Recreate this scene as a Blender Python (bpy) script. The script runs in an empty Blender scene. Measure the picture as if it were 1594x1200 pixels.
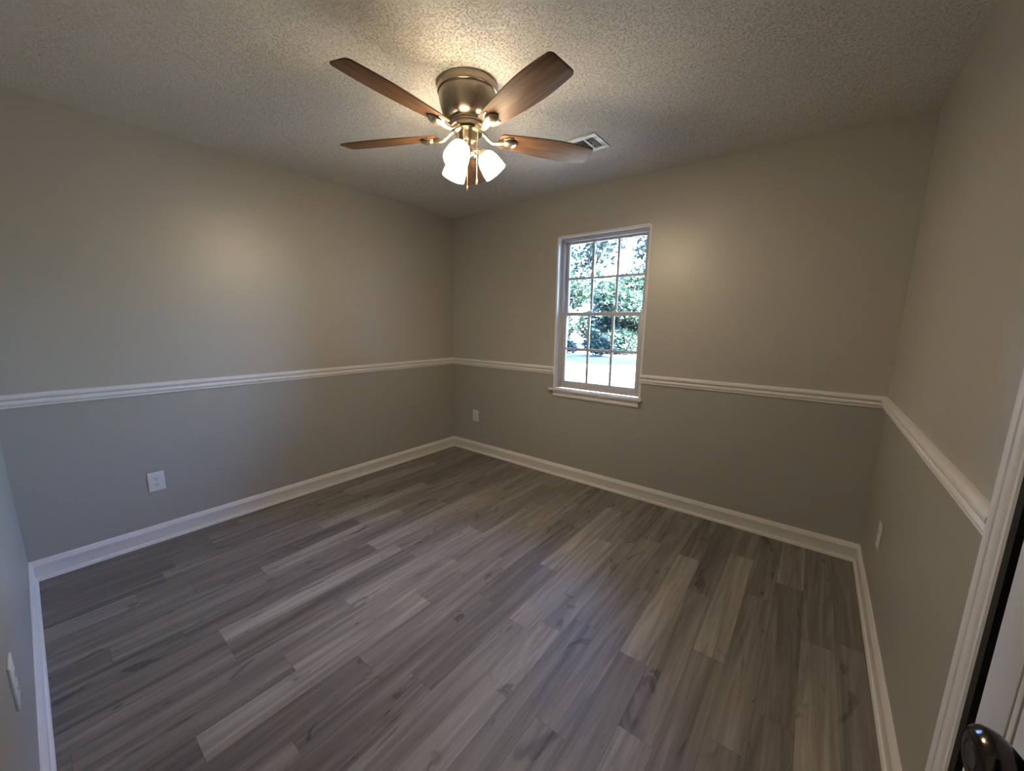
import bpy, bmesh, math, random
from mathutils import Vector, Matrix
random.seed(7)
S = bpy.context.scene
COL = S.collection
PI = math.pi

# ------------------------------------------------------------------ camera
cam_d = bpy.data.cameras.new('camera'); cam = bpy.data.objects.new('camera', cam_d); COL.objects.link(cam)
cam_d.sensor_fit = 'HORIZONTAL'; cam_d.sensor_width = 36.0
cam_d.lens = 600.338 / 1594.0 * 36.0
cam_d.shift_x = 1.97 / 1594.0
cam_d.shift_y = 10.32 / 1594.0
cam_d.clip_start = 0.02; cam_d.clip_end = 400
_r = Vector((0.78458, 0.61993, 0.01084)); _u = Vector((-0.11728, 0.13122, 0.98439)); _b = Vector((0.60883, -0.77361, 0.17566))
M = Matrix((_r, _u, _b)).transposed().to_4x4()
M.translation = Vector((3.12089, -2.93365, 1.38050))
cam.matrix_world = M
S.camera = cam

# ------------------------------------------------------------------ world, sun, exposure
S.view_settings.view_transform = 'Standard'; S.view_settings.look = 'None'
S.view_settings.exposure = 0.0; S.view_settings.gamma = 1.0
S.view_settings.use_curve_mapping = False
W = bpy.data.worlds.new('sky'); S.world = W; W.use_nodes = True
wn = W.node_tree.nodes; wl = W.node_tree.links; wn.clear()
wo = wn.new('ShaderNodeOutputWorld'); wb = wn.new('ShaderNodeBackground'); ws = wn.new('ShaderNodeTexSky')
ws.sky_type = 'NISHITA'; ws.sun_disc = False; ws.sun_elevation = math.radians(42); ws.sun_rotation = math.radians(95)
ws.air_density = 1.3; ws.dust_density = 1.5
wm = wn.new('ShaderNodeMix'); wm.data_type = 'RGBA'; wm.blend_type = 'MULTIPLY'; wm.inputs[0].default_value = 1.0
wm.inputs[7].default_value = (0.62, 0.95, 1.62, 1)
wl.new(ws.outputs[0], wm.inputs[6]); wl.new(wm.outputs[2], wb.inputs[0]); wl.new(wb.outputs[0], wo.inputs[0])
wb.inputs[1].default_value = 5.2
sun_d = bpy.data.lights.new('sun', 'SUN'); sun = bpy.data.objects.new('sun', sun_d); COL.objects.link(sun)
sun_d.energy = 480.0; sun_d.angle = math.radians(0.6); sun_d.color = (1.0, 0.97, 0.92)
sun.rotation_euler = Vector((-0.75, 0.28, -0.66)).to_track_quat('-Z', 'Y').to_euler()
sun.location = (12, -5, 12)
SHADE_E = 38.0
SHADE_C = (1.0, 0.79, 0.54)

# ------------------------------------------------------------------ constants
LX, LY, H = 3.46, 3.056, 2.44
RT, RB = 1.005, 0.9365
BH = 0.113

# ------------------------------------------------------------------ helpers
def mat(name, color=(.5, .5, .5), rough=.5, metal=0.0, spec=.5):
    m = bpy.data.materials.new(name); m.use_nodes = True
    b = m.node_tree.nodes['Principled BSDF']
    b.inputs['Base Color'].default_value = (*color, 1); b.inputs['Roughness'].default_value = rough
    b.inputs['Metallic'].default_value = metal; b.inputs['Specular IOR Level'].default_value = spec
    return m
def nd(m, t, **kw):
    n = m.node_tree.nodes.new(t)
    for k, v in kw.items(): setattr(n, k, v)
    return n
def lk(m, a, b): m.node_tree.links.new(a, b)
def bsdf(m): return m.node_tree.nodes['Principled BSDF']
def add_bump(m, scale, strength, dist, detail=3, rough=.6, coord='Object', kind='noise', mapping=None):
    tc = nd(m, 'ShaderNodeTexCoord'); src = tc.outputs[coord]
    if mapping:
        mp = nd(m, 'ShaderNodeMapping'); mp.inputs['Scale'].default_value = mapping; lk(m, src, mp.inputs[0]); src = mp.outputs[0]
    n = nd(m, 'ShaderNodeTexNoise'); n.inputs['Scale'].default_value = scale; n.inputs['Detail'].default_value = detail
    n.inputs['Roughness'].default_value = rough
    lk(m, src, n.inputs['Vector'])
    b = nd(m, 'ShaderNodeBump'); b.inputs['Strength'].default_value = strength; b.inputs['Distance'].default_value = dist
    lk(m, n.outputs[0], b.inputs['Height']); lk(m, b.outputs[0], bsdf(m).inputs['Normal'])
    return n, b
def tag(o, label=None, cat=None, kind=None, group=None):
    if label: o['label'] = label
    if cat: o['category'] = cat
    if kind: o['kind'] = kind
    if group: o['group'] = group
    return o
def empty(name, loc, rot=(0, 0, 0)):
    o = bpy.data.objects.new(name, None); o.location = loc; o.rotation_euler = rot; o.empty_display_size = .05
    COL.objects.link(o); return o

class MB:
    """collects shapes; build() links them as one mesh object"""
    def __init__(s): s.bm = bmesh.new(); s.mi = 0
    def box(s, x0, x1, y0, y1, z0, z1, bevel=0.0, seg=2):
        t = bmesh.new(); bmesh.ops.create_cube(t, size=1)
        for v in t.verts:
            v.co = Vector(((x0 + x1) / 2 + v.co.x * (x1 - x0), (y0 + y1) / 2 + v.co.y * (y1 - y0), (z0 + z1) / 2 + v.co.z * (z1 - z0)))
        if bevel: bmesh.ops.bevel(t, geom=t.edges[:], offset=bevel, segments=seg, affect='EDGES', profile=.5)
        s.merge(t); return s
    def merge(s, t, mx=None):
        if mx is not None: bmesh.ops.transform(t, matrix=mx, verts=t.verts)
        for f in t.faces: f.material_index = s.mi
        me = bpy.data.meshes.new('tmp'); t.to_mesh(me); t.free(); s.bm.from_mesh(me); bpy.data.meshes.remove(me)
    def lathe(s, prof, seg=48, mx=None, close=False):
        t = bmesh.new(); rings = []
        for (r, z) in prof:
            if r < 1e-5: rings.append([t.verts.new((0, 0, z))])
            else: rings.append([t.verts.new((r * math.cos(2 * PI * k / seg), r * math.sin(2 * PI * k / seg), z)) for k in range(seg)])
        for a, b in zip(rings[:-1], rings[1:]):
            for k in range(seg):
                k2 = (k + 1) % seg
                if len(a) == 1 and len(b) == 1: continue
                if len(a) == 1: t.faces.new((a[0], b[k], b[k2]))
                elif len(b) == 1: t.faces.new((a[k], b[0], a[k2]))
                else: t.faces.new((a[k], b[k], b[k2], a[k2]))
        bmesh.ops.recalc_face_normals(t, faces=t.faces)
        s.merge(t, mx); return s
    def tube(s, pts, r, seg=12, flat=1.0):
        """tube along pts; r number or list; flat squashes the section vertically"""
        t = bmesh.new(); pts = [Vector(p) for p in pts]; n = len(pts); rings = []
        rs = r if isinstance(r, (list, tuple)) else [r] * n
        up = Vector((0, 0, 1))
        for i, p in enumerate(pts):
            d = (pts[min(i + 1, n - 1)] - pts[max(i - 1, 0)]).normalized()
            ref = up if abs(d.dot(up)) < .98 else Vector((1, 0, 0))
            a = d.cross(ref).normalized(); b = a.cross(d).normalized()
            rings.append([t.verts.new(p + a * math.cos(2 * PI * k / seg) * rs[i] + b * math.sin(2 * PI * k / seg) * rs[i] * flat) for k in range(seg)])
        for a, b in zip(rings[:-1], rings[1:]):
            for k in range(seg):
                k2 = (k + 1) % seg; t.faces.new((a[k], a[k2], b[k2], b[k]))
        t.faces.new(rings[0][::-1]); t.faces.new(rings[-1])
        bmesh.ops.recalc_face_normals(t, faces=t.faces)
        s.merge(t); return s
    def prism(s, poly, z0, z1, bevel=0, mx=None):
        t = bmesh.new(); a = [t.verts.new((x, y, z0)) for x, y in poly]; b = [t.verts.new((x, y, z1)) for x, y in poly]
        n = len(poly)
        t.faces.new(a[::-1]); t.faces.new(b)
        for k in range(n): t.faces.new((a[k], a[(k + 1) % n], b[(k + 1) % n], b[k]))
        bmesh.ops.recalc_face_normals(t, faces=t.faces)
        if bevel:
            es = [e for e in t.edges if abs(e.verts[0].co.z - e.verts[1].co.z) < 1e-6]
            bmesh.ops.bevel(t, geom=es, offset=bevel, segments=2, affect='EDGES', profile=.5)
        s.merge(t, mx); return s
    def quad(s, pts):
        vs = [s.bm.verts.new(p) for p in pts]; f = s.bm.faces.new(vs); f.material_index = s.mi; return f
    def build(s, name, mats, parent=None, smooth=30, origin=None):
        me = bpy.data.meshes.new(name)
        if origin is not None: bmesh.ops.translate(s.bm, vec=-Vector(origin), verts=s.bm.verts)
        s.bm.to_mesh(me); s.bm.free()
        for m in (mats if isinstance(mats, (list, tuple)) else [mats]): me.materials.append(m)
        if smooth:
            me.polygons.foreach_set('use_smooth', [True] * len(me.polygons))
            me.set_sharp_from_angle(angle=math.radians(smooth))
        o = bpy.data.objects.new(name, me); COL.objects.link(o)
        if origin is not None: o.location = origin
        if parent: o.parent = parent
        return o

def run_profile(mb, prof, p0, p1, normal, m0, m1):
    """extrude a closed profile [(distance from wall, z)] from p0 to p1 (2-D points on the wall), mitre ends: m=+1 pulls the end in by d"""
    p0 = Vector(p0); p1 = Vector(p1); d = (p1 - p0).normalized(); n = Vector(normal)
    t = bmesh.new(); A = []; B = []
    for (q, z) in prof:
        a = p0 + n * q + d * q * m0; b = p1 + n * q - d * q * m1
        A.append(t.verts.new((a.x, a.y, z))); B.append(t.verts.new((b.x, b.y, z)))
    k = len(prof)
    for i in range(k): t.faces.new((A[i], A[(i + 1) % k], B[(i + 1) % k], B[i]))
    t.faces.new(A[::-1]); t.faces.new(B)
    bmesh.ops.recalc_face_normals(t, faces=t.faces); mb.merge(t)

# ------------------------------------------------------------------ materials
paint_up = mat('greige_wall_paint', (.43, .41, .36), .40, spec=.95); add_bump(paint_up, 260, .10, .002)
paint_lo = mat('grey_wall_paint', (.375, .365, .325), .40, spec=.95); add_bump(paint_lo, 260, .10, .002)
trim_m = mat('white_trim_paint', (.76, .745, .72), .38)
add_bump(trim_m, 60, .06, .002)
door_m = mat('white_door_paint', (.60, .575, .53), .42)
vinyl = mat('white_window_vinyl', (.50, .50, .52), .35)
plastic = mat('white_plastic', (.72, .72, .70), .3)
dark = mat('dark_slot', (.01, .01, .01), .6)
duct = mat('duct_shadow', (.006, .005, .004), .9, spec=.1)

ceil_m = mat('popcorn_ceiling', (.80, .78, .72), .95, spec=.1)
tc = nd(ceil_m, 'ShaderNodeTexCoord')
n1 = nd(ceil_m, 'ShaderNodeTexNoise'); n1.inputs['Scale'].default_value = 170; n1.inputs['Detail'].default_value = 2; n1.inputs['Roughness'].default_value = .65
v1 = nd(ceil_m, 'ShaderNodeTexVoronoi'); v1.inputs['Scale'].default_value = 118; v1.feature = 'F1'
lk(ceil_m, tc.outputs['Object'], n1.inputs['Vector'])
nm = nd(ceil_m, 'ShaderNodeMix'); nm.data_type = 'VECTOR'; nm.inputs[0].default_value = .02
lk(ceil_m, tc.outputs['Object'], nm.inputs[4]); lk(ceil_m, n1.outputs[1], nm.inputs[5])
lk(ceil_m, nm.outputs[1], v1.inputs['Vector'])
pit = nd(ceil_m, 'ShaderNodeMapRange'); pit.inputs[1].default_value = .12; pit.inputs[2].default_value = .42; lk(ceil_m, v1.outputs['Distance'], pit.inputs[0])
nz = nd(ceil_m, 'ShaderNodeMath', operation='MULTIPLY'); nz.inputs[1].default_value = .45; lk(ceil_m, n1.outputs[0], nz.inputs[0])
sub = nd(ceil_m, 'ShaderNodeMath', operation='ADD'); lk(ceil_m, pit.outputs[0], sub.inputs[0]); lk(ceil_m, nz.outputs[0], sub.inputs[1])
bp = nd(ceil_m, 'ShaderNodeBump'); bp.inputs['Strength'].default_value = 0.9; bp.inputs['Distance'].default_value = .005
lk(ceil_m, sub.outputs[0], bp.inputs['Height']); lk(ceil_m, bp.outputs[0], bsdf(ceil_m).inputs['Normal'])

nickel = mat('brushed_nickel', (.36, .31, .235), .30, 1.0)
add_bump(nickel, 40, .05, .001, mapping=(1, 1, 30))
bsdf(nickel).inputs['Anisotropic'].default_value = .8; bsdf(nickel).inputs['Anisotropic Rotation'].default_value = .25
tg = nd(nickel, 'ShaderNodeTangent'); tg.direction_type = 'RADIAL'; tg.axis = 'Z'; lk(nickel, tg.outputs[0], bsdf(nickel).inputs['Tangent'])
nickel_s = mat('satin_nickel', (.50, .43, .32), .36, 1.0)
chain_m = mat('brass_chain', (.62, .46, .26), .3, 1.0)
bronze = mat('dark_bronze', (.035, .028, .024), .16, 1.0)
bsdf(bronze).inputs['Base Color'].default_value = (.07, .06, .055, 1)

shade_m = bpy.data.materials.new('lit_opal_glass'); shade_m.use_nodes = True
b = bsdf(shade_m); b.inputs['Base Color'].default_value = (.9, .88, .82, 1); b.inputs['Roughness'].default_value = .3
b.inputs['Emission Color'].default_value = (*SHADE_C, 1); b.inputs['Emission Strength'].default_value = SHADE_E
bulb_m = bpy.data.materials.new('lit_bulb'); bulb_m.use_nodes = True
b = bsdf(bulb_m); b.inputs['Emission Color'].default_value = (*SHADE_C, 1); b.inputs['Emission Strength'].default_value = SHADE_E * 36

# blade wood
blade_m = mat('walnut_blade', (.22, .12, .06), .55, spec=.25)
tc = nd(blade_m, 'ShaderNodeTexCoord'); mp = nd(blade_m, 'ShaderNodeMapping'); mp.inputs['Scale'].default_value = (3, 40, 40)
n = nd(blade_m, 'ShaderNodeTexNoise'); n.inputs['Scale'].default_value = 1.6; n.inputs['Detail'].default_value = 6; n.inputs['Distortion'].default_value = .6
rp = nd(blade_m, 'ShaderNodeValToRGB'); rp.color_ramp.elements[0].position = .3; rp.color_ramp.elements[1].position = .75
rp.color_ramp.elements[0].color = (.085, .040, .019, 1); rp.color_ramp.elements[1].color = (.225, .118, .055, 1)
lk(blade_m, tc.outputs['Object'], mp.inputs[0]); lk(blade_m, mp.outputs[0], n.inputs['Vector']); lk(blade_m, n.outputs[0], rp.inputs[0])
lk(blade_m, rp.outputs[0], bsdf(blade_m).inputs['Base Color'])

# glass
glass_m = bpy.data.materials.new('window_glass'); glass_m.use_nodes = True
gn = glass_m.node_tree.nodes; gn.clear()
go = gn.new('ShaderNodeOutputMaterial'); gt = gn.new('ShaderNodeBsdfTransparent'); gg = gn.new('ShaderNodeBsdfGlossy'); gm = gn.new('ShaderNodeMixShader'); gf = gn.new('ShaderNodeFresnel')
gt.inputs[0].default_value = (.93, .97, .97, 1); gg.inputs['Roughness'].default_value = .02; gf.inputs[0].default_value = 1.45
glass_m.node_tree.links.new(gf.outputs[0], gm.inputs[0]); glass_m.node_tree.links.new(gt.outputs[0], gm.inputs[1])
glass_m.node_tree.links.new(gg.outputs[0], gm.inputs[2]); glass_m.node_tree.links.new(gm.outputs[0], go.inputs[0])

# vinyl plank floor: tone and a random number per plank come from the mesh
floor_m = bpy.data.materials.new('grey_brown_vinyl_plank'); floor_m.use_nodes = True
at = nd(floor_m, 'ShaderNodeVertexColor'); at.layer_name = 'plank'
sp = nd(floor_m, 'ShaderNodeSeparateColor'); lk(floor_m, at.outputs[0], sp.inputs[0])
tc = nd(floor_m, 'ShaderNodeTexCoord')
off = nd(floor_m, 'ShaderNodeVectorMath', operation='MULTIPLY_ADD')
cmb = nd(floor_m, 'ShaderNodeCombineXYZ'); lk(floor_m, sp.outputs[1], cmb.inputs[0]); lk(floor_m, sp.outputs[2], cmb.inputs[1]); lk(floor_m, sp.outputs[1], cmb.inputs[2])
off.inputs[1].default_value = (37, 53, 91); lk(floor_m, cmb.outputs[0], off.inputs[0]); lk(floor_m, tc.outputs['Object'], off.inputs[2])
def fnoise(scale, mapping, detail=4, dist=0.0, rough=.55):
    mp = nd(floor_m, 'ShaderNodeMapping'); mp.inputs['Scale'].default_value = mapping
    n = nd(floor_m, 'ShaderNodeTexNoise'); n.inputs['Scale'].default_value = scale; n.inputs['Detail'].default_value = detail
    n.inputs['Distortion'].default_value = dist; n.inputs['Roughness'].default_value = rough
    lk(floor_m, off.outputs[0], mp.inputs[0]); lk(floor_m, mp.outputs[0], n.inputs['Vector']); return n.outputs[0]
def fmath(op, a, b=None, clamp=False):
    m = nd(floor_m, 'ShaderNodeMath', operation=op); m.use_clamp = clamp
    for i, x in enumerate((a, b)):
        if x is None: continue
        if isinstance(x, (int, float)): m.inputs[i].default_value = x
        else: lk(floor_m, x, m.inputs[i])
    return m.outputs[0]
broad = fnoise(1.0, (22, 1.2, 1), 4, .9)           # wide streaks along the plank
fine = fnoise(1.0, (150, 4, 1), 3, .3, .7)         # fine grain
knot = fnoise(1.0, (7, 2.6, 1), 2, 2.2)            # dark knots and cathedral swirls
swirl = fmath('SINE', fmath('MULTIPLY', knot, 70.0))
km = nd(floor_m, 'ShaderNodeMapRange'); km.inputs[1].default_value = .63; km.inputs[2].default_value = .72; lk(floor_m, knot, km.inputs[0])
tone = fmath('ADD', sp.outputs[0], fmath('MULTIPLY', fmath('SUBTRACT', broad, .5), 1.2))
tone = fmath('ADD', tone, fmath('MULTIPLY', fmath('SUBTRACT', fine, .5), .35))
tone = fmath('ADD', tone, fmath('MULTIPLY', fmath('MULTIPLY', swirl, km.outputs[0]), .10))
tone = fmath('SUBTRACT', tone, fmath('MULTIPLY', km.outputs[0], .28))
fr = nd(floor_m, 'ShaderNodeValToRGB'); cr = fr.color_ramp
cr.elements[0].position = 0.0; cr.elements[0].color = (.062, .056, .051, 1)
cr.elements[1].position = 1.0; cr.elements[1].color = (.42, .40, .365, 1)
e = cr.elements.new(.35); e.color = (.155, .140, .126, 1)
e = cr.elements.new(.65); e.color = (.25, .23, .207, 1)
lk(floor_m, tone, fr.inputs[0]); lk(floor_m, fr.outputs[0], bsdf(floor_m).inputs['Base Color'])
bsdf(floor_m).inputs['Roughness'].default_value = .5; bsdf(floor_m).inputs['Specular IOR Level'].default_value = .4
fb = nd(floor_m, 'ShaderNodeBump'); fb.inputs['Strength'].default_value = .25; fb.inputs['Distance'].default_value = .001
lk(floor_m, fine, fb.inputs['Height']); lk(floor_m, fb.outputs[0], bsdf(floor_m).inputs['Normal'])
seam_m = mat('plank_seam', (.07, .062, .055), .7)

# ------------------------------------------------------------------ floor
PW, PL = .1217, .914
ref = {0: (-2.74, 0), -1: (-2.418, 0), -2: (-2.09, 0), -4: (-2.546, 0), -9: (-1.82, 0), 4: (-1.663, 0), 3: (-1.22, 0), 5: (-1.577, 0), 10: (-1.296, 0), 13: (-.93 - PL, 0)}
lights = {(0, 0), (-1, 0), (-2, 0), (-4, 0), (-9, 0), (-9, -2), (4, 0), (3, 0), (5, -1), (10, 0), (13, 0), (-5, 1), (-7, 0), (9, 0), (-12, 1), (8, 1)}
f = MB(); bm = f.bm; cl = bm.loops.layers.float_color.new('plank')
seam = .0005
rnd = random.Random(21)
for k in range(-16, 16):
    xa, xb = 1.757 + (k - 1) * PW, 1.757 + k * PW
    xa2, xb2 = max(xa, -.02), min(xb, LX + .02)
    if xb2 - xa2 < .01: continue
    y_ref = ref[k][0] if k in ref else -3 + rnd.random() * PL
    for j in range(-4, 6):
        ya, yb = y_ref + j * PL, y_ref + (j + 1) * PL
        ya2, yb2 = max(ya, -4.6), min(yb, .01)
        rt = rnd.random(); r1, r2 = rnd.random(), rnd.random()
        if yb2 - ya2 < .01: continue
        t = .38 + .13 * rt
        if (k, j) in lights: t = .64 + .05 * rt
        elif rt > .93: t = .56
        elif rt < .25: t = .33
        q = f.quad([(xa2 + seam, ya2 + seam, 0), (xb2 - seam, ya2 + seam, 0), (xb2 - seam, yb2 - seam, 0), (xa2 + seam, yb2 - seam, 0)])
        for l in q.loops: l[cl] = (t, r1, r2, 1)
f.mi = 1
f.box(-.1, LX + .12, -4.6, .12, -.1, -.0006)
fl = f.build('floor', [floor_m, seam_m], smooth=0)
tag(fl, 'grey brown wood look plank floor with a few paler planks', 'floor', 'structure')

# ------------------------------------------------------------------ walls
def wall(name, boxes, label):
    m = MB()
    for (x0, x1, y0, y1, z0, z1) in boxes:
        zs = .97
        if z0 < zs < z1:
            m.mi = 1; m.box(x0, x1, y0, y1, z0, zs); m.mi = 0; m.box(x0, x1, y0, y1, zs, z1)
        else:
            m.mi = 0 if z0 >= zs else 1; m.box(x0, x1, y0, y1, z0, z1)
    o = m.build(name, [paint_up, paint_lo], smooth=0); tag(o, label, 'wall', 'structure'); return o
WX0, WX1, WZ0, WZ1 = 1.309, 2.079, .815, 2.091
wall('wall_left', [(-.12, 0, -LY - .12, .14, 0, H)], 'plain greige wall on the left with white chair rail')
wall('wall_back', [(0, WX0, 0, .14, 0, H), (WX1, LX, 0, .14, 0, H), (WX0, WX1, 0, .14, 0, WZ0 - .02), (WX0, WX1, 0, .14, WZ1, H)], 'greige wall holding the window')
CY0, CY1, CZ = -2.62, -1.834, 2.05      # closet opening
wall('wall_right', [(LX, LX + .12, CY1, .14, 0, H), (LX, LX + .12, -LY - .12, CY0, 0, H), (LX, LX + .12, CY0, CY1, CZ, H)], 'greige wall on the right with closet opening')
EX0, EX1 = 2.61, 3.395                   # entry doorway
wall('wall_front', [(0, EX0, -LY - .12, -LY, 0, H), (EX1, LX, -LY - .12, -LY, 0, H), (EX0, EX1, -LY - .12, -LY, CZ, H)], 'wall nearest the camera with the entry doorway')
wall('wall_hall', [(-.12, LX + .118, -4.72, -4.6, 0, H), (1.5, 1.6, -4.6, -LY - .12, 0, H), (LX, LX + .118, -4.6, -LY - .12, 0, H)], 'plain hall wall beyond the doorway')

c = MB(); c.box(-.12, LX + .118, -4.72, .14, H, H + .12)
o = c.build('ceiling', ceil_m, smooth=0); tag(o, 'textured popcorn ceiling', 'ceiling', 'structure')

# ------------------------------------------------------------------ baseboards and chair rails
base_p = [(0, 0), (.021, 0), (.021, .010), (.018, .018), (.0125, .021), (.0125, .078), (.0145, .082), (.0145, .088), (.0105, .094), (.0095, .102), (.006, .108), (.004, BH), (0, BH)]
z0 = RB
rail_p = [(0, z0), (.009, z0), (.0105, z0 + .004), (.009, z0 + .008), (.012, z0 + .011), (.018, z0 + .018), (.019, z0 + .024), (.0165, z0 + .030),
          (.011, z0 + .034), (.011, z0 + .038), (.020, z0 + .042), (.023, z0 + .048), (.023, z0 + .058), (.019, z0 + .064), (.008, RT), (0, RT)]
def strip(name, prof, runs, label, cat):
    m = MB()
    for r in runs: run_profile(m, prof, *r)
    o = m.build(name, trim_m, smooth=40); tag(o, label, cat, 'structure'); return o
CASE = .083
runs_left = [((0, -LY), (0, 0), (1, 0), 1, 1)]
strip('baseboard_left', base_p, runs_left, 'white baseboard along the left wall', 'baseboard')
strip('baseboard_back', base_p, [((0, 0), (LX, 0), (0, -1), 1, 1)], 'white baseboard under the window wall', 'baseboard')
strip('baseboard_right', base_p, [((LX, 0), (LX, CY1 + CASE + .012), (-1, 0), 1, 0), ((LX, CY0 - CASE - .012), (LX, -LY), (-1, 0), 0, 1)], 'white baseboard along the right wall', 'baseboard')
strip('baseboard_front', base_p, [((EX0 - .07, -LY), (0, -LY), (0, 1), 0, 1)], 'white baseboard along the wall nearest the camera', 'baseboard')
strip('trim_1', rail_p, runs_left, 'white chair rail along the left wall', 'chair rail')
strip('trim_2', rail_p, [((0, 0), (WX0 - .001, 0), (0, -1), 1, 0), ((WX1 + .001, 0), (LX, 0), (0, -1), 0, 1)], 'white chair rail broken by the window', 'chair rail')
strip('trim_3', rail_p, [((LX, 0), (LX, CY1 + CASE + .012), (-1, 0), 1, 0)], 'white chair rail on the right wall ending at the door casing', 'chair rail')
strip('trim_4', rail_p, [((EX0 - .07, -LY), (0, -LY), (0, 1), 0, 1)], 'white chair rail along the wall nearest the camera', 'chair rail')

# ------------------------------------------------------------------ closet door casing (right wall)
case_p = [(0, 0), (.010, 0), (.014, .006), (.014, .020), (.0115, .024), (.0115, .029), (.0145, .033), (.017, .040), (.0175, .058), (.0145, .063), (.0145, .067), (.018, .071), (.019, .080), (.019, .102), (.016, .112), (0, .112)]
case_p = [(d * 1.25, w * CASE / .112) for d, w in case_p]
def casing(m, ya, sgn, z1):
    """vertical fluted casing on the right wall from ya, growing in sgn y direction"""
    t = bmesh.new(); A = []; B = []
    for (d, w) in case_p:
        A.append(t.verts.new((LX - d, ya + sgn * w, 0))); B.append(t.verts.new((LX - d, ya + sgn * w, z1 + w)))
    n = len(case_p)
    for i in range(n): t.faces.new((A[i], A[(i + 1) % n], B[(i + 1) % n], B[i]))
    t.faces.new(A[::-1]); t.faces.new(B); bmesh.ops.recalc_face_normals(t, faces=t.faces); m.merge(t)
m = MB(); casing(m, CY1 + .010, 1, CZ); casing(m, CY0 - .010, -1, CZ)
t = bmesh.new(); A = []; B = []
for (d, w) in case_p:
    A.append(t.verts.new((LX - d, CY1 + .010 + w, CZ + w))); B.append(t.verts.new((LX - d, CY0 - .010 - w, CZ + w)))
for i in range(len(case_p)): t.faces.new((A[i], A[(i + 1) % len(case_p)], B[(i + 1) % len(case_p)], B[i]))
bmesh.ops.recalc_face_normals(t, faces=t.faces); m.merge(t)
o = m.build('trim_5', trim_m, smooth=30); tag(o, 'white fluted door casing on the right wall', 'door casing', 'structure')
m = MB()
m.box(LX - .014, LX + .12, CY1 - .018, CY1 + .0098, 0, CZ); m.box(LX - .002, LX + .12, CY0, CY0 + .018, 0, CZ); m.box(LX - .002, LX + .12, CY0 + .018, CY1 - .018, CZ - .018, CZ)  # jamb colour carries the gap's shade; front lip added to cover casing's white side
o = m.build('trim_7', mat('shade_coloured_jamb', (.030, .026, .020), .9, spec=.1), smooth=30); tag(o, 'door jamb coloured dark for the shade between the white casing and the open door', 'door jamb', 'structure')
# closet interior, unlit; that shade is also put into its darker paint
closet_p = mat('closet_shade_paint', (.30, .27, .22), .7)
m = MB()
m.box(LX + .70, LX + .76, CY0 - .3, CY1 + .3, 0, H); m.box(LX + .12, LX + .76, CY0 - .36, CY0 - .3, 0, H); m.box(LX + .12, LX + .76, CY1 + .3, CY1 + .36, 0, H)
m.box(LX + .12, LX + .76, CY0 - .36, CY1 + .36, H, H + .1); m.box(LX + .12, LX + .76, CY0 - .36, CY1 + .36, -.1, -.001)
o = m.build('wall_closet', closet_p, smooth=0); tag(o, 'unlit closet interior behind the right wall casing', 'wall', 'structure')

# entry door frame on the front wall (behind the camera)
m = MB()
m.box(EX0 - .065, EX0 - .006, -LY, -LY + .016, 0, CZ + .06, .003); m.box(EX1 + .006, EX1 + .065, -LY, -LY + .016, 0, CZ + .06, .003)
m.box(EX0 - .065, EX1 + .065, -LY, -LY + .016, CZ + .0605, CZ + .12, .003)
m.box(EX0, EX0 + .016, -LY - .12, -LY, 0, CZ); m.box(EX1 - .016, EX1, -LY - .12, -LY, 0, CZ); m.box(EX0, EX1, -LY - .12, -LY, CZ - .016, CZ)
o = m.build('trim_6', trim_m, smooth=30); tag(o, 'white frame of the entry doorway', 'door casing', 'structure')

# ------------------------------------------------------------------ open entry door, standing along the right wall
DX, DYE = 3.310, -2.322
DTH = math.radians(6); DHY = -LY + .02
DLEN = (DYE - DHY + .035 * math.sin(DTH)) / math.cos(DTH)
dr = empty('door_1', (DX + .035 * math.cos(DTH) + DLEN * math.sin(DTH), DHY, 0), (0, 0, DTH)); tag(dr, 'white panelled door standing open at the right edge of the picture', 'door', 'structure')
def door_slab():
    """slab with moulded panel grooves on both faces, local coordinates: hinge at origin, slab runs +y, faces at x=-.035 and 0"""
    Ld = DLEN; T = .035
    m = MB(); m.box(-T + .004, -.004, .0, Ld, .012, 2.03, .0015)
    ys = [0, .06, Ld / 2 - .03, Ld / 2 + .03, Ld - .047, Ld]; zs = [.012, .22, .79, .90, 1.42, 1.52, 1.93, 2.03]
    zs = [.012, .22, 1.36, 1.46, 1.93, 2.03]
    for side in (-1, 1):
        xo = -T if side < 0 else -.004; xi = -T + .004 if side < 0 else 0
        # stiles and rails
        for a, b_ in ((0, 1), (2, 3), (4, 5)): m.box(xo, xi, ys[a], ys[b_], zs[0], zs[-1], .0012)
        for a, b_ in ((0, 1), (2, 3), (4, 5)):
            for p_, q_ in ((1, 2), (3, 4)): m.box(xo, xi, ys[p_], ys[q_], zs[a], zs[b_], .0012)
        # raised fields
        for p_, q_ in ((1, 2), (3, 4)):
            for a, b_ in ((1, 2), (3, 4)):
                g = .0028
                y0_, y1_, z0_, z1_ = ys[p_] + g, ys[q_] - g, zs[a] + g, zs[b_] - g; w_ = .008
                m.box(xo, xi, y0_, y0_ + w_, z0_, z1_, .001); m.box(xo, xi, y1_ - w_, y1_, z0_, z1_, .001)
                m.box(xo, xi, y0_ + w_, y1_ - w_, z0_, z0_ + w_, .001); m.box(xo, xi, y0_ + w_, y1_ - w_, z1_ - w_, z1_, .001)
                w_ += .0028
                m.box(xo, xi, y0_ + w_, y1_ - w_, z0_ + w_, z1_ - w_, .0015)
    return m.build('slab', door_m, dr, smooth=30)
door_slab()
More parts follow.
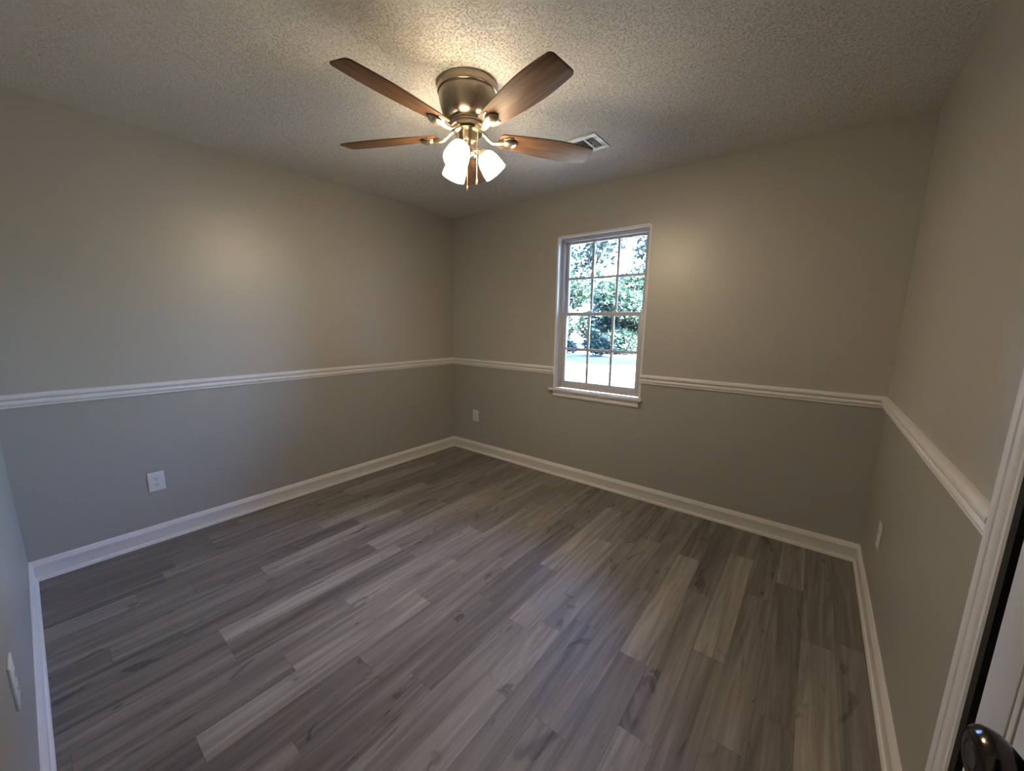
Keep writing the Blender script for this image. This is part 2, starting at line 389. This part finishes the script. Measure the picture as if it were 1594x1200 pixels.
def knob(side, y, z, loc_x):
    """side -1: towards the room; head first, then stem and rose as a sub-part"""
    R = Matrix.Rotation(side * PI / 2, 4, 'Y')
    mx = Matrix.Translation((loc_x, y, z)) @ R
    k = MB(); k.lathe([(.0001, .050), (.010, .0502), (.0115, .0490), (.013, .0498), (.020, .0487), (.0215, .0475), (.0228, .0482), (.0262, .0450), (.0278, .0415), (.0276, .037), (.0258, .0315), (.0220, .0265), (.0165, .0215), (.0120, .018), (.0105, .014), (.0105, .004), (.0001, .004)], 40, mx)
    ko = k.build('door_knob', bronze, dr, smooth=35)
    ko['label'] = 'dark bronze round door knob'
    r = MB(); r.lathe([(.0001, 0), (.033, 0), (.033, .003), (.031, .006), (.022, .008), (.019, .011), (.012, .012), (.0001, .012)], 40, mx)
    r.build('knob_rose', bronze, ko, smooth=35)
KY, KZ = DLEN - .122, 1.000
knob(-1, KY, KZ, -.035); knob(1, KY, KZ, 0)
h = MB()
for zz in (.25, 1.05, 1.8):
    h.tube([(.004, -.004, zz - .045), (.004, -.004, zz + .045)], .006, 12)
h.build('hinge', bronze, dr)

# ------------------------------------------------------------------ window
win = empty('window_1', ((WX0 + WX1) / 2, 0, WZ0)); tag(win, 'white double-hung window with grids of six panes in each sash', 'window', 'structure')
def wb_(name, boxes, m, bevel=.0015, parent=win, smooth=30):
    k = MB()
    for bx in boxes: k.box(*bx, bevel)
    o = k.build(name, m, None, smooth); o.parent = parent; o.matrix_parent_inverse = Matrix.Translation(-Vector(win.location)); return o
wb_('jamb', [(WX0 - .012, WX0 + .004, -.001, .14, WZ0, WZ1), (WX1 - .004, WX1 + .012, -.001, .14, WZ0, WZ1), (WX0, WX1, -.001, .14, WZ1 - .004, WZ1 + .012)], trim_m, 0)
wb_('window_frame', [(WX0 + .004, WX0 + .030, .055, .14, WZ0, WZ1 - .004), (WX1 - .030, WX1 - .004, .055, .14, WZ0, WZ1 - .004),
     (WX0 + .004, WX1 - .004, .055, .14, WZ1 - .030, WZ1 - .004), (WX0 + .004, WX1 - .004, .055, .14, WZ0, WZ0 + .022),
     (WX0 + .004, WX0 + .014, .045, .056, WZ0, WZ1 - .004), (WX1 - .014, WX1 - .004, .045, .056, WZ0, WZ1 - .004), (WX0 + .004, WX1 - .004, .045, .056, WZ1 - .014, WZ1 - .004)], vinyl)
wb_('window_stool', [(1.262, 2.106, -.032, .0, WZ0 - .022, WZ0 - .003), (WX0, WX1, -.001, .06, WZ0 - .0205, WZ0 - .0035)], trim_m, .004)
ap = MB(); run_profile(ap, [(0, .742), (.010, .742), (.014, .750), (.014, .762), (.011, .766), (.011, .770), (.016, .776), (.017, .792), (0, .792)], (1.305, 0), (2.082, 0), (0, -1), 0, 0)
o = ap.build('window_apron', trim_m, None, 40); o.parent = win; o.matrix_parent_inverse = Matrix.Translation(-Vector(win.location))
def sash(name, x0, x1, zb, zt, y0, y1, sb, stp, ss):
    """ss stile width, sb bottom rail, stp top rail"""
    s_ = wb_(name, [(x0, x0 + ss, y0, y1, zb, zt), (x1 - ss, x1, y0, y1, zb, zt), (x0 + ss, x1 - ss, y0, y1, zb, zb + sb), (x0 + ss, x1 - ss, y0, y1, zt - stp, zt)], vinyl, .002)
    gx0, gx1, gz0, gz1 = x0 + ss, x1 - ss, zb + sb, zt - stp; yc = (y0 + y1) / 2
    bars = []
    for i in (1, 2): xx = gx0 + (gx1 - gx0) * i / 3; bars.append((xx - .010, xx + .010, yc - .006, yc + .006, gz0, gz1))
    zz = (gz0 + gz1) / 2
    for i in range(3):
        a = gx0 + (gx1 - gx0) * i / 3 + (.010 if i else 0); b2 = gx0 + (gx1 - gx0) * (i + 1) / 3 - (.010 if i < 2 else 0)
        bars.append((a, b2, yc - .006, yc + .006, zz - .010, zz + .010))
    g = wb_('window_grid', bars, vinyl, .001); g.parent = s_; g.matrix_parent_inverse = Matrix.Identity(4)
    k = MB(); k.box(gx0, gx1, yc + .0075, yc + .0105, gz0, gz1)
    p_ = k.build('glass_pane', glass_m, None, 0); p_.parent = s_; p_.matrix_parent_inverse = Matrix.Identity(4)
    return s_
lower = sash('lower_sash', WX0 + .030, WX1 - .030, WZ0 + .022, 1.478, .062, .090, .042, .030, .034)
upper = sash('upper_sash', WX0 + .030, WX1 - .030, 1.450, WZ1 - .030, .095, .123, .030, .016, .026)
for xx in (1.588, 1.81):
    l_ = MB(); l_.box(xx - .022, xx + .022, .068, .086, 1.478, 1.484, .001); l_.box(xx - .012, xx + .012, .068, .084, 1.484, 1.494, .003)
    o = l_.build('sash_lock', vinyl, None, 30); o.parent = lower; o.matrix_parent_inverse = Matrix.Identity(4)

# ------------------------------------------------------------------ wall outlets
def outlet(loc, rotz, label, w=.078, h=.121):
    """local: plate faces -y, centre at origin"""
    r = empty('wall_outlet', loc, (0, 0, rotz)); tag(r, label, 'outlet', group='duplex outlets on the walls')
    p_ = MB(); p_.box(-w / 2, w / 2, -.006, 0, -h / 2, h / 2, .0022, 3); p_.build('cover_plate', plastic, r, smooth=40)
    for s_ in (1, -1):
        zc = s_ * .0195
        q = MB(); poly = []
        for k in range(24):
            a = 2 * PI * k / 24; poly.append((max(-.0165, min(.0165, .0172 * math.cos(a))), max(-.0125, min(.0125, .0172 * math.sin(a)))))
        q.prism(poly, 0, .0075, .0006, Matrix.Translation((0, 0, zc)) @ Matrix.Rotation(PI / 2, 4, 'X'))
        rec = q.build('receptacle', plastic, r, smooth=40)
        d = MB()
        d.box(-.0078, -.0052, -.0078, -.0074, zc - .0015, zc + .0065); d.box(.0052, .0078, -.0078, -.0074, zc - .0005, zc + .0060)
        d.lathe([(.0001, 0), (.0026, 0), (.0026, .0004), (.0001, .0004)], 12, Matrix.Translation((0, -.0074, zc - .0065)) @ Matrix.Rotation(PI / 2, 4, 'X'))
        d.build('slot', dark, rec, smooth=0)
    sc = MB(); sc.lathe([(.0001, .0012), (.0028, .0008), (.0032, 0), (.0001, 0)], 14, Matrix.Translation((0, -.006, 0)) @ Matrix.Rotation(PI / 2, 4, 'X'))
    sc.build('screw', nickel_s, r)
    return r
outlet((0, -2.517, .392), PI / 2, 'white duplex outlet low on the left wall')
outlet((.341, 0, .404), 0, 'white duplex outlet under the chair rail between corner and window')
outlet((LX, -.535, .412), -PI / 2, 'white duplex outlet on the right wall seen edge on')
outlet((1.643, -LY, .485), PI, 'white outlet plate at the left edge of the picture seen edge on')

# ------------------------------------------------------------------ ceiling vent
vx0, vx1, vy0, vy1 = 1.655, 2.004, -.786, -.567
v = empty('ceiling_vent', ((vx0 + vx1) / 2, (vy0 + vy1) / 2, H)); tag(v, 'white metal air register on the ceiling behind a fan blade', 'vent')
VI = Matrix.Translation(-Vector(v.location))
ox0, ox1, oy0, oy1 = 1.688, 1.972, -.742, -.607
k = MB()
k.box(vx0, vx1, vy0, oy0, H - .007, H, .002); k.box(vx0, vx1, oy1, vy1, H - .007, H, .002)
k.box(vx0, ox0, oy0, oy1, H - .007, H, .001); k.box(ox1, vx1, oy0, oy1, H - .007, H, .001)
k.box(1.912, 1.926, oy0, oy1, H - .007, H, .001); k.box(1.734, 1.748, oy0, oy1, H - .007, H, .001)
for sx in (1.668, 1.99):
    k.lathe([(.0001, -.0085), (.004, -.008), (.0045, -.0068)], 12, Matrix.Translation((sx, (vy0 + vy1) / 2, H)))
o = k.build('vent_frame', plastic, None, 30); o.parent = v; o.matrix_parent_inverse = VI
k = MB(); k.box(ox0, ox1, oy0, oy1, H - .0012, H - .0002)
o = k.build('vent_throat', duct, None, 0); o.parent = v; o.matrix_parent_inverse = VI
def slat(x0, x1, y0, y1, along):
    k = MB()
    if along == 'y': k.box(x0, x1, y0, y1, H - .005, H - .0015, .0003)
    else: k.box(x0, x1, y0, y1, H - .003, H - .0015)
    o = k.build('louver', plastic, None, 30); o.parent = v; o.matrix_parent_inverse = VI
for i in range(1, 4):
    xx = 1.926 + (ox1 - 1.926) * i / 4; slat(xx - .0013, xx + .0013, oy0, oy1, 'y')
    xx = ox0 + (1.734 - ox0) * i / 4; slat(xx - .0017, xx + .0017, oy0, oy1, 'y')
for i in range(1, 7):
    yy = oy0 + (oy1 - oy0) * i / 7; slat(1.748, 1.912, yy - .0004, yy + .0004, 'x')
k = MB(); k.tube([(1.955, -.690, H - .008), (1.950, -.690, H - .022)], .0016, 8); k.box(1.944, 1.956, -.692, -.688, H - .026, H - .018, .001)
o = k.build('damper_lever', plastic, None, 30); o.parent = v; o.matrix_parent_inverse = VI

# ------------------------------------------------------------------ ceiling fan
FX, FY = 1.734, -1.513
fan = empty('ceiling_fan', (FX, FY, H)); tag(fan, 'brushed nickel flush mount ceiling fan with five wood blades and three lit glass shades', 'ceiling fan')
Z = lambda z: z - H
k = MB(); k.lathe([(.0001, 0), (.137, 0), (.138, Z(2.436)), (.138, Z(2.409)), (.1365, Z(2.405)), (.131, Z(2.403)), (.130, Z(2.400)), (.1325, Z(2.397)), (.1325, Z(2.390)), (.129, Z(2.370)), (.123, Z(2.345)), (.115, Z(2.322)), (.107, Z(2.308)), (.096, Z(2.300)), (.080, Z(2.297)), (.0001, Z(2.297))], 72)
k.build('motor_housing', nickel, fan, 35)
k = MB(); pr = [(.060, Z(2.298)), (.074, Z(2.298))]
for i in range(3):
    zt = 2.297 - i * .0115; pr += [(.078, Z(zt - .001)), (.0785, Z(zt - .005)), (.078, Z(zt - .009)), (.072, Z(zt - .010)), (.072, Z(zt - .0115))]
pr += [(.070, Z(2.262)), (.060, Z(2.262))]
k.lathe(pr, 72); k.build('ribbed_neck', nickel_s, fan, 35)
k = MB(); k.lathe([(.0001, Z(2.262)), (.060, Z(2.262)), (.064, Z(2.258)), (.064, Z(2.250)), (.0001, Z(2.250))], 60); k.build('flywheel', bronze, fan, 35)
k = MB(); k.lathe([(.0001, Z(2.2505)), (.066, Z(2.2505)), (.068, Z(2.248)), (.066, Z(2.245)), (.048, Z(2.243)), (.047, Z(2.240)), (.047, Z(2.208)), (.044, Z(2.203)), (.030, Z(2.199)), (.024, Z(2.196)), (.022, Z(2.186)), (.024, Z(2.180)), (.030, Z(2.176)), (.030, Z(2.160)), (.024, Z(2.152)), (.012, Z(2.148)), (.007, Z(2.140)), (.0001, Z(2.136))], 60)
k.build('switch_housing', nickel, fan, 35)

def blade_outline():
    R0, R1 = .150, .640
    pts = []
    wr, wt = .046, .071
    n = 16
    up = []
    for i in range(n + 1):
        s_ = i / n; x = R0 + .02 + (R1 - .022 - R0 - .02) * s_
        w = wr + (wt - wr) * math.sin(min(1, s_ * 1.35) * PI / 2)
        if s_ > .6: w -= .010 * ((s_ - .6) / .4) ** 2
        up.append((x, w))
    pts += up
    we = up[-1][1]
    for a in range(1, 6): t_ = a / 6 * PI / 2; pts.append((R1 - .022 + .022 * math.sin(t_), we - .022 + .022 * math.cos(t_)))
    right = pts[:]
    root = [(R0 + .02 - .02 * math.sin(a / 6 * PI / 2), wr - .02 * (1 - math.cos(a / 6 * PI / 2))) for a in range(1, 7)]
    full = right + [(R1, we - .022)] + [(R1, -(we - .022))] + [(x, -y) for x, y in reversed(right)] + [(x, -y) for x, y in root] + [(x, y) for x, y in reversed(root)]
    out = []
    for q in full:
        if not out or (Vector(q) - Vector(out[-1])).length > 1e-4: out.append(q)
    return out
BO = blade_outline()
ZB = Z(2.236)
pitch = math.radians(12.5)
bl_me = br_me = None
for i, ang in enumerate((-88.5, -16, 58, 130, 206)):
    a = math.radians(ang)
    # local frame: x along the blade, y counter clockwise; counter clockwise edge low
    rot = Matrix.Rotation(a, 4, 'Z') @ Matrix.Translation((0, 0, ZB)) @ Matrix.Rotation(-pitch, 4, 'X')
    if bl_me is None:
        k = MB(); k.prism(BO, 0, .006, .0015); bo = k.build('blade', blade_m, fan, 30); bl_me = bo.data
        k = MB()
        # curved iron: from the flywheel out and down, then a scooped teardrop under the blade root
        k.tube([(.055, 0, .022), (.080, 0, .016), (.100, .006, .0), (.120, .008, -.012), (.145, .004, -.012), (.165, 0, -.008), (.185, 0, -.005)], [.012, .011, .010, .011, .015, .020, .022], 14, .6)
        k.tube([(.160, 0, -.006), (.172, 0, -.009), (.188, 0, -.011), (.205, 0, -.011), (.222, 0, -.008), (.234, 0, -.004), (.238, 0, -.001)], [.014, .021, .027, .029, .025, .015, .004], 18, .42)
        k.tube([(.170, -.018, -.004), (.195, -.034, -.003), (.215, -.036, -.002)], [.006, .008, .004], 10, .5)
        k.tube([(.170, .018, -.004), (.195, .034, -.003), (.215, .036, -.002)], [.006, .008, .004], 10, .5)
        ro = k.build('blade_bracket', nickel_s, fan, 40); br_me = ro.data
    else:
        bo = bpy.data.objects.new('blade', bl_me); ro = bpy.data.objects.new('blade_bracket', br_me)
        COL.objects.link(bo); COL.objects.link(ro); bo.parent = fan
    bo.matrix_local = rot
    ro.parent = bo; ro.matrix_local = Matrix.Identity(4)

# light kit: three arms, fitters and opal shades
aR = math.radians(38.3)          # direction of image-right in plan
for i, q in enumerate((-11, 109, 229)):
    a = aR - math.radians(q)      # q measured clockwise, towards the camera
    arm = MB()
    arm.tube([(.020, 0, Z(2.172)), (.034, 0, Z(2.178)), (.048, 0, Z(2.180)), (.058, 0, Z(2.177)), (.066, 0, Z(2.169))], .006, 12)
    tilt = math.radians(38)
    ax = Vector((math.sin(tilt), 0, -math.cos(tilt))); base = Vector((.066, 0, Z(2.170)))
    mx = Matrix.Translation(base) @ ax.to_track_quat('Z', 'Y').to_matrix().to_4x4()
    arm.lathe([(.0001, -.010), (.012, -.010), (.020, -.002), (.024, .004), (.024, .014), (.021, .014), (.0001, .012)], 32, mx)
    ao = arm.build('lamp_arm', nickel_s, fan, 35); ao.rotation_euler.z = a
    sh = MB()
    out = [(.018, .006), (.026, .008), (.034, .014), (.042, .026), (.0475, .042), (.0515, .062), (.0540, .082), (.0555, .102), (.0555, .106)]
    inn = [(r - .003, z_ + (.003 if z_ < .03 else 0)) for r, z_ in reversed(out)]
    sh.lathe(out + inn, 48, mx)
    so = sh.build('lamp_shade', shade_m, fan, 50); so.rotation_euler.z = a; so['label'] = 'glowing white glass shade'
    bu = MB(); bu.lathe([(.0001, .080), (.010, .078), (.018, .070), (.021, .060), (.018, .048), (.011, .034), (.010, .020), (.0001, .018)], 24, mx)
    bo = bu.build('bulb', bulb_m, so, 60)
# pull chains
def chain(x, y, z0_, z1_):
    k = MB(); nseg = int((z0_ - z1_) / .0045)
    for j in range(nseg):
        zc = z0_ - j * .0045
        k.lathe([(.0001, -.0016), (.0014, -.0008), (.0014, .0008), (.0001, .0016)], 6, Matrix.Translation((x, y, Z(zc))))
    k.tube([(x, y, Z(z0_)), (x, y, Z(z1_))], .0007, 6)
    c_ = k.build('pull_chain', chain_m, fan, 60)
    p_ = MB(); p_.lathe([(.0001, .003), (.0022, .002), (.0022, -.002), (.0015, -.003), (.0032, -.008), (.0036, -.024), (.0028, -.028), (.0001, -.029)], 14, Matrix.Translation((x, y, Z(z1_))))
    p_.build('chain_fob', chain_m, c_, 40)
T = Vector((.609, -.774)); R_ = Vector((.785, .620))
p = T * .050; chain(p.x, p.y, 2.215, 2.008)
p = R_ * .042 + T * .026; chain(p.x, p.y, 2.215, 2.045)

# ------------------------------------------------------------------ outdoors
gnd = mat('pale_gravel', (.14, .128, .112), .95, spec=.1)
n_, b_ = add_bump(gnd, 3, .5, .05)
g = MB(); g.box(-60, 50, .6, 90, -.75, -.45); o = g.build('ground', gnd, smooth=0); tag(o, 'sunlit pale ground outside the window', 'ground', 'structure')
bark = mat('bark', (.10, .075, .055), .9); add_bump(bark, 18, .6, .02)
leafs = []
for nme, c_ in (('leaf_green', (.004, .013, .011)), ('leaf_olive', (.012, .024, .015)), ('leaf_deep', (.002, .007, .007))):
    m = mat(nme, c_, .5); t_ = nd(m, 'ShaderNodeBsdfTranslucent'); t_.inputs[0].default_value = (c_[0] * 1.6, c_[1] * 1.8, c_[2], 1)
    mx_ = nd(m, 'ShaderNodeMixShader'); mx_.inputs[0].default_value = .35
    out = m.node_tree.nodes['Material Output']; lk(m, bsdf(m).outputs[0], mx_.inputs[1]); lk(m, t_.outputs[0], mx_.inputs[2]); lk(m, mx_.outputs[0], out.inputs[0])
    leafs.append(m)
def leaves(rg, blobs, n, size):
    k = MB(); tot = sum(bl[3] ** 2 for bl in blobs)
    for (bx, by, bz, br, sq) in [(bl + (1,))[:5] if len(bl) == 4 else bl for bl in blobs]:
        for _ in range(int(n * br ** 2 / tot)):
            d = Vector((rg.gauss(0, 1), rg.gauss(0, 1), rg.gauss(0, 1))).normalized() * br * (rg.random() ** .45)
            c = Vector((bx + d.x, by + d.y, bz + d.z * sq))
            if c.z < -.4: continue
            a = Vector((rg.gauss(0, 1), rg.gauss(0, 1), rg.gauss(0, .6))).normalized(); b2 = a.cross(Vector((rg.gauss(0, 1), rg.gauss(0, 1), rg.gauss(0, 1)))).normalized()
            s_ = size * (.6 + .8 * rg.random()); k.mi = rg.choice((0, 0, 1))
            k.quad([c - a * s_, c + b2 * s_ * .4, c + a * s_, c - b2 * s_ * .4])
    return k
def tree(name, x, y, hh, rr, n, size, pal, label, cat, group, seed, trunk=True, lo=.12):
    rg = random.Random(seed); r = empty(name, (x, y, -.45)); tag(r, label, cat, group=group)
    blobs = []
    for _ in range(9):
        blobs.append((rg.uniform(-.55, .55) * rr, rg.uniform(-.5, .5) * rr, rg.uniform(lo, .88) * hh if trunk else rg.uniform(.2, .75) * hh, rr * rg.uniform(.38, .6), .85 if trunk else .8))
    k = leaves(rg, blobs, n, size); k.build('foliage', [leafs[pal], leafs[(pal + 1) % 3]], r, 0)
    t = MB(); top = hh * .8
    t.tube([(0, 0, -.02), (rr * .03, 0, top * .3), (-rr * .03, rr * .02, top * .6), (0, 0, top)], [hh * .022, hh * .017, hh * .012, hh * .004], 10)
    for bl in blobs[:6]: t.tube([(0, 0, min(bl[2] * .6, top * .7)), (bl[0] * .5, bl[1] * .5, bl[2] * .85), (bl[0], bl[1], bl[2])], [hh * .009, hh * .006, hh * .002], 6)
    t.build('trunk', bark, r, 60)
    return r
TG = 'trees outside the window'; SG = 'shrubs outside the window'
tree('leafy_tree', -12.2, 20.5, 5.9, 2.5, 26000, .13, 2, 'dense dark tree filling the left panes of the window', 'tree', TG, 1)
tree('leafy_tree', -7.0, 21.5, 4.3, 2.3, 22000, .13, 0, 'lower green tree filling the right panes of the window', 'tree', TG, 3)
tree('leafy_tree', -17.4, 20.5, 7.5, 2.5, 8000, .12, 2, 'tall tree left of the window view', 'tree', TG, 4)
tree('leafy_tree', -1.8, 22, 5.0, 2.4, 8000, .12, 0, 'green tree right of the window view', 'tree', TG, 7)
tree('leafy_tree', -14.6, 27.5, 8.2, 2.9, 18000, .15, 0, 'taller tree standing behind the dark tree at the left', 'tree', TG, 12)
tree('leafy_tree', -8.6, 28.5, 6.6, 2.8, 18000, .15, 1, 'taller pale tree behind the lower green tree', 'tree', TG, 13)
tree('tall_airy_tree', -17.5, 38, 15.0, 5.0, 2600, .34, 2, 'tall sparse tree whose leaves fleck the sky in the upper left panes', 'tree', TG, 5, True, .35)
tree('tall_airy_tree', -9.6, 41, 15.0, 4.6, 2400, .34, 2, 'tall sparse tree whose leaves fleck the sky in the upper right panes', 'tree', TG, 6, True, .35)
tree('leafy_tree', .2, 13.6, 7.2, 2.8, 26000, .20, 2, 'tree out of view whose shadow crosses the pale ground', 'tree', TG, 14, True, .5)
tree('shrub', -6.5, 17.7, 1.7, 1.0, 7000, .08, 1, 'pale green shrub at the foot of the trees in the lower middle pane', 'shrub', SG, 8, False)
tree('shrub', -8.1, 15.8, 2.6, 1.1, 8000, .08, 0, 'dense shrub in front of the dark tree in the left lower pane', 'shrub', SG, 21, False)
tree('shrub', -7.9, 12.9, 1.5, 1.0, 4500, .06, 1, 'small shrub at the lower left corner of the window view', 'shrub', SG, 11, False)

S.cycles.use_denoising = True
S.cycles.max_bounces = 10; S.cycles.diffuse_bounces = 7; S.cycles.transparent_max_bounces = 12
S.cycles.sample_clamp_indirect = 8.0
